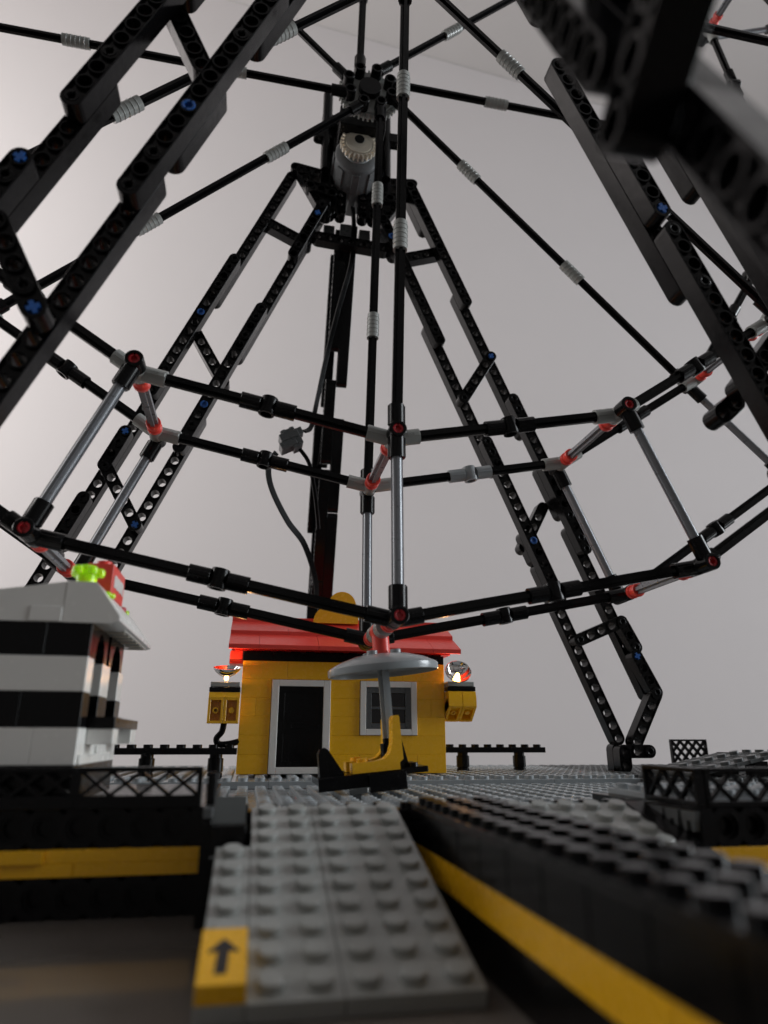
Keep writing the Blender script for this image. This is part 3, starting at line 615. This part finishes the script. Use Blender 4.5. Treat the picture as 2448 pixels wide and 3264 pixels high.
# side lamps
def lamp_light(p, e):
    l = D.lights.new('bulb_light', 'POINT'); l.energy = e; l.color = (1, .5, .18); l.shadow_soft_size = .15*U; return l
def recess(b, x0, x1, z0, z1, dep, m, solid=False):
    t = .17
    b.box(x0, x0+t, 0, dep, z0, z1, .02, m); b.box(x1-t, x1, 0, dep, z0, z1, .02, m); b.box(x0+t, x1-t, 0, dep, z0, z0+t, .0, m); b.box(x0+t, x1-t, 0, dep, z1-t, z1, 0, m)
    b.box(x0+t, x1-t, dep-.3, dep, z0+t, z1-t, 0, m); c = m @ T((x0+x1)/2, .08, (z0+z1)/2) @ RX(-90)
    if solid: b.cyl(.2, 0, dep-.3, 14, c)
    else: b.lathe([(.1, .3), (.1, 0), (.2, 0), (.2, dep-.3)], 14, c, False, False)
BOWL = [(.16, 0), (.3, .02), (.55, .16), (.82, .4), (.93, .6), (.9, .61), (.78, .42), (.5, .2), (.25, .09), (.0, .07)]
def lamp(label, m, tilt, body_m, loc, cable, slant=None):
    L = thing('flood_lamp', label, 'lamp', loc, 'lamps on the house sides')
    def body(b):
        for k in (0, 1): recess(b, k*1.0+.01, k*1.0+.99, 0, 1.62, .95, body_m, k == 1)
        b.add([(x, y, z) for x in (.01, 1.99) for y, z in ((0, 1.62), (.18, 1.95), (.95, 1.95), (.95, 1.62))], [(0, 1, 2, 3), (7, 6, 5, 4), (0, 4, 5, 1), (1, 5, 6, 2), (2, 6, 7, 3), (0, 3, 7, 4)], body_m)
    def body2(b):
        for k in (0, 1):
            recess(b, k+.01, k+.99, -1.6, 0, .8, T(14.03, -1.0, 4.32) @ RX(slant), k == 1)
            b.prism([(-1.0, 4.33), (-1.0, 4.9), (-.85, 5.33), (.5, 5.33), (.5, 4.0), (-.2, 4.0)], 14.04+k, 14.03+k+.97, SW)
    one('bracket', 'yellow', body2 if slant else body, L)
    one('hinge_plate', 'black', lambda b: (b.box(.0, 2, .2, 1.3, 1.97, 2.28, .03, body_m), b.box(.3, .8, .1, .3, 2.05, 2.18, .0, body_m), b.box(1.3, 1.8, .1, .3, 2.05, 2.18, 0, body_m)), L)
    one('lamp_plate', 'ogrey', lambda b: b.box(.05, 1.95, .35, 1.95, 2.3, 2.62, .03, body_m), L)
    one('reflector', 'chrome', lambda b: b.lathe(BOWL, 28, tilt, c0=True, c1=False), L, ang=60)
    one('bulb', 'bulb', lambda b: b.lathe([(.02, .02), (.14, .06), (.17, .17), (.12, .27), (.02, .31)], 12, tilt), L)
    one('bulb_base', 'bulb', lambda b: b.lathe([(.05, -.22), (.13, -.2), (.15, -.06), (.1, .0)], 12, tilt), L)
    for k, (dz, e) in enumerate(((.42, .007), (-.28, .004))):
        li = D.objects.new('bulb_light', lamp_light(None, e)); C.objects.link(li); li.parent = L; li.matrix_basis = WM[L.name].inverted() @ sM(tilt @ T(0, -.0 if k == 0 else -.05, dz))
    if cable: one('hose', 'rubber', lambda b: b.tube(bez(cable), .2, 10), L)
    return L
lamp('lit flood lamp with chrome bowl facing up, on the left side of the house', None, T(-1.0, -.55, 6.05) @ RX(14), T(-2.03, -1.0, 3.1), (-1, -.5, 3.1), [(-.95, -.4, 3.15), (-1.05, -.4, 2.6), (-1.35, -.35, 2.2), (-1.2, -.3, 1.85), (-.6, -.1, 1.85), (.05, .2, 2.0)])
lamp('lit flood lamp with chrome bowl facing the camera, on the right side of the house', None, T(14.86, -.35, 6.36) @ RX(58) @ RY(-6), T(14.03, -1.0, 3.38), (15, -.5, 3.2), None, 52)

# railings
def railing(label, x0, n, y, posts):
    L = thing('railing', label, 'railing', (x0+n/2, y, 0), 'black railings beside the house')
    put('top_rail', plate(n, 1, .4, 'black'), T(x0, y-.5, 1.22), L)
    for p in posts: one('post', 'black', lambda b: (b.cyl(.47, -.22, .14, 16, T(p, y, 0)), b.cyl(.49, .18, 1.0, 16, T(p, y, 0)), b.cyl(.4, 1.0, 1.22, 16, T(p, y, 0), 0), b.cyl(.4, .1, .2, 16, T(p, y, 0), 0)), L)
railing('low black studded railing between the booth and the house', -8, 8, -.5, (-5.5, -1.3))
railing('low black studded railing right of the house', 15.2, 8, 5, (16.7, 21.2))

# ================================================================== BOOTH
bo = thing('striped_booth', 'black and white striped booth with white sloping roof and arched side windows', 'booth', (-8, -18, 0))
BX, BY, Z0 = -5.05, -21.95, .1
cols = ['black', 'white', 'black', 'white', 'black']
seams = [(3, 7, 11), (1.45, 5.45, 9.45), (2.0, 6, 10), (3.25, 7.25, 11), (1.5, 5.5, 9.5)]
for r, c in enumerate(cols):
    x = BX
    for s in seams[r]:
        x1 = BX-s; put('brick', brick(round(x-x1, 2), 1, c), T(x1, BY, Z0+1.2*r), bo); x = x1
PY = (BY, BY+2.6, BY+6.1)
for r, c in enumerate(cols[:4]):
    for k, py in enumerate(PY[1:] if True else PY):
        if r >= 2: put('pillar_brick', brick(1, 1.55 if k == 0 else 1.1, c), T(BX-1, py, Z0+1.2*r), bo)
for r in (0, 1): put('brick', brick(1, 6.1, cols[r]), T(BX-1, BY+1.03, Z0+1.2*r), bo)
def arch(y0, y1):
    def f(b):
        n = 10; r = (y1-y0)/2; c = (y0+y1)/2; pts = [(y0-.55, 1.2), (y0-.55, 0), (y0, 0)]+[(c-r*math.cos(math.pi*i/n), min(1.0, 1.0*math.sin(math.pi*i/n))) for i in range(1, n)]+[(y1, 0), (y1+.5, 0), (y1+.5, 1.2)]
        tops = [(y, 1.2) for y, z in pts]
        for i in range(1, len(pts)-2):
            (ya, za), (yb, zb) = pts[i], pts[i+1]
            if yb-ya > 1e-4: b.add([(BX-x, y, z) for x in (0, .98) for y, z in ((ya, za), (yb, zb), (yb, 1.19), (ya, 1.19))], [(0, 1, 2, 3), (7, 6, 5, 4), (0, 4, 5, 1), (2, 6, 7, 3), (1, 5, 6, 2), (0, 3, 7, 4)])
    return f
one('arch_brick', 'black', arch(BY+1.0, BY+2.6), bo, T(0, 0, Z0+4.8)); one('arch_brick', 'black', arch(BY+4.2, BY+6.1), bo, T(0, 0, Z0+4.8))
for r, c in enumerate(cols): put('brick', brick(11, 1, c), T(BX-12, BY+7.3, Z0+1.2*r), bo)
one('window_counter', 'black', lambda b: (b.box(BX-1, BX+.95, BY+1.2, BY+2.3, 2.5, 2.9, .02), b.box(BX-.5, BX+.95, BY+2.3, BY+6.5, 2.52, 2.88, .02)), bo)
one('counter_bracket', 'white', lambda b: (b.box(BX+.02, BX+.92, BY+1.25, BY+2.2, 1.95, 2.49, .02), b.box(BX+.02, BX+.92, BY+5.2, BY+6.4, 1.95, 2.5, .02), b.box(BX+.02, BX+.3, BY+2.2, BY+5.2, 2.15, 2.48, .02)), bo)
one('side_panel', 'white', lambda b: (b.box(BX+.0, BX+.1, BY+.3, BY+6.6, 1.3, 1.62, .02), b.box(BX+.0, BX+.1, BY+3.0, BY+3.5, 1.62, 1.9, .02)), bo)
# roof: slope with the low side to the right, overhanging the counter
XE, ZE, XT, ZT = -4.17, 6.35, -5.1, 7.55
def rslab(y0, y1):
    def f(b):
        P = [(XE, ZE), (XE, ZE-.16), (XE-.25, ZE-.28), (XT-1.0, ZE-.28), (XT-1.0, ZT), (XT, ZT)]
        b.prism(P, y0, y1, SX)
    return f
rt = one('roof', 'white', rslab(BY-.05, BY+2.0), bo)
one('roof_tile', 'white', lambda b: b.prism([(XE, ZE), (XE, ZE-.16), (XE-.12, ZE-.2), (XT-.2, ZT-.3), (XT-1.0, ZT-.3), (XT-1.0, ZT), (XT, ZT)], BY+2.02, BY+5.2, SX), rt)
one('roof_tile', 'white', lambda b: b.prism([(XE, ZE), (XE, ZE-.16), (XE-.12, ZE-.2), (XT-.2, ZT-.3), (XT-1.0, ZT-.3), (XT-1.0, ZT), (XT, ZT)], BY+5.22, BY+8.4, SX), rt)
one('soffit', 'white', lambda b: b.box(BX-.9, XE-.14, BY+2.02, BY+8.3, 6.11, 6.24, .01), rt)
for i in range(6): one('roof_rib', 'tan', lambda b: b.box(BX+.05, XE-.2, BY+2.4+i*1.0, BY+2.5+i*1.0, 6.03, 6.1, 0), rt)
one('roof_tile', 'white', lambda b: b.prism([(XT-1.02, 6.07), (XT-1.02, ZT-.02), (-8.3, 7.17), (-16, 6.3), (-16, 6.07)], BY-.04, BY+8.4, SX), rt)
one('roof_seam_plate', 'white', lambda b: b.box(-7.2, XT-1.04, BY-.075, BY+.3, 6.09, 6.62, .012), rt)
def flower(label, x, y, z, k_=1.):
    L = thing('flower', label, 'flower', (x, y, z), 'green flowers on the booth roof')
    FM = T(x, y, z) @ Matrix.Scale(k_, 4)
    one('stem', 'neon', lambda b: b.cyl(.36, 0, .34, 14, FM), L)
    one('petals', 'neon', lambda b: [b.cyl(.2, .3, .62, 12, FM @ T(.42*math.cos(k*1.2566+.3), .42*math.sin(k*1.2566+.3), 0), .07) for k in range(5)], L)
    one('core', 'neon', lambda b: b.cyl(.3, .32, .7, 12, FM), L)
flower('clear green flower on the near end of the booth roof', -5.6, -21.45, 7.56)
flower('clear green flower hanging half hidden beside the red brick', -5.12, -20.3, 7.1, .62)
flower('clear green flower at the far end of the booth roof', -5.3, -15.9, 7.2, .62)
one('flower_centre', 'redpin', lambda b: b.cyl(.16, 0, .24, 10, T(-5.1, -16.6, 7.36)), None, label='tiny dark red stud between the far green flowers', category='stud')
rb = thing('printed_brick', 'red brick with white print on the booth roof', 'brick', (-5.4, -19, 7.5))
put('brick', plate(1, 2.6, 1.25, 'red', False), T(-6.0, -19.9, 7.5), rb); one('stud', 'red', lambda b: [b.cyl(.3, 8.73, 8.95, 14, T(-5.5, y, 0)) for y in (-19.3, -17.9)], rb)
def pr_(b):
    for k in range(7): b.box(-5.0+.005, -5.0+.012, -19.55+.29*k, -19.55+.29*k+.25, 7.88+.05*(k % 2), 8.42-.05*((k+1) % 2), 0)
one('print', 'white', pr_, rb)

# ================================================================== GONDOLA
go = thing('gondola', 'hanging ride seat with grey dish canopy, red hanger and yellow chairs', 'gondola', (7.6, -10, 0))
G2 = T(-.65, 0, 0) @ T(7.5, -10.2, 7.9) @ RY(-5.2) @ T(-7.5, 10.2, -7.9)
GM = T(7.5, -10.2, 7.9) @ RY(-5.2) @ T(-7.5, 10.2, -7.9)
one('hanger', 'red', lambda b: (b.cyl(.48, 6.6, 7.9, 20, T(7.5, -10.2, 0)), b.cyl(.5, -.5, .5, 20, T(7.5, -10.2, 7.9) @ RX(90))), go, GM)
one('hanger_bush', 'ogrey', lambda b: [b.lathe([(.3, -.5), (.5, -.5), (.52, -.4), (.44, 0), (.52, .4), (.5, .5), (.3, .5)], 20, T(7.5, y, 7.9) @ RX(90)) for y in (-11.3, -9.1)], go)
def dish(b):
    P = [(3.0, 5.55), (3.03, 5.62), (3.03, 5.9), (2.95, 5.98), (2.4, 6.25), (1.6, 6.5), (.8, 6.6), (.0, 6.6)]
    b.lathe(P, 48, T(7.5, -10.2, 0), False, False); b.lathe([(2.93, 5.55), (2.93, 5.8), (2.3, 6.05), (1.5, 6.28), (.7, 6.36), (0, 6.36)][::-1], 48, T(7.5, -10.2, 0), False, False)
    b.lathe([(2.93, 5.55), (3.0, 5.55)], 48, T(7.5, -10.2, 0), False, False)
one('canopy', 'lgrey', dish, go, GM)
one('canopy_studs', 'lgrey', lambda b: (studs(b, (6.85, 8.15), (-10.85, -9.55), 6.56), b.lathe([(.6, 5.85), (.6, 6.4)], 20, T(7.5, -10.2, 0))), go, GM)
put('pole', axle(4.2, 'lgrey'), GM @ T(7.5, -10.2, 1.9), go)
one('pole_socket', 'black', lambda b: (b.cyl(.5, 1.12, 1.95, 18, T(7.5, -10.2, 0)), b.cyl(.34, 1.95, 2.2, 14, T(7.5, -10.2, 0)), b.cyl(.42, .7, 1.12, 18, T(7.5, -10.2, 0))), go, GM)
def chair(y):
    P = [(5.85, .62), (5.85, 1.12), (7.2, 1.12), (7.55, 1.2), (7.85, 1.45), (8.0, 1.9), (8.1, 3.1), (8.2, 3.25), (8.42, 3.25), (8.47, 3.15), (8.5, 1.1), (8.3, .95), (8.3, .62)]
    return lambda b: (b.prism(P[::-1], y, y+.96, SX), studs(b, (6.45,), (y+.48,), 1.1))
for y in (-11.85, -9.5): one('chair', 'yellow', chair(y), go, G2)
one('floor_plate', 'black', lambda b: (b.box(4.1, 8.4, -12.0, -8.4, .22, .6, .03), b.box(8.4, 10.0, -10.8, -8.6, .3, .6, .03), b.box(6.6, 8.5, -12.3, -11.9, -.3, .55, .03), b.box(4.1, 6.6, -12.1, -11.9, -.05, .58, .03), studs(b, (9.3,), (-10.2, -9.2), .6), studs(b, (5.2,), (-11.4, -10.2), .6)), go, G2)
one('clear_step', 'smoke', lambda b: b.box(5.6, 6.5, -12.35, -11.95, -.3, -.02, .03), go, G2)
one('foot_rest', 'black', lambda b: b.prism([(4.2, .6), (5.4, .6), (5.35, .8), (4.72, 1.85), (4.55, 1.98), (4.3, 1.9), (4.2, 1.7)], -11.9, -11.0, SX), go, G2)
one('back_fin', 'black', lambda b: b.prism([(8.5, .6), (9.2, .6), (8.85, 2.3), (8.7, 2.3)], -9.9, -9.2, SX), go, G2)
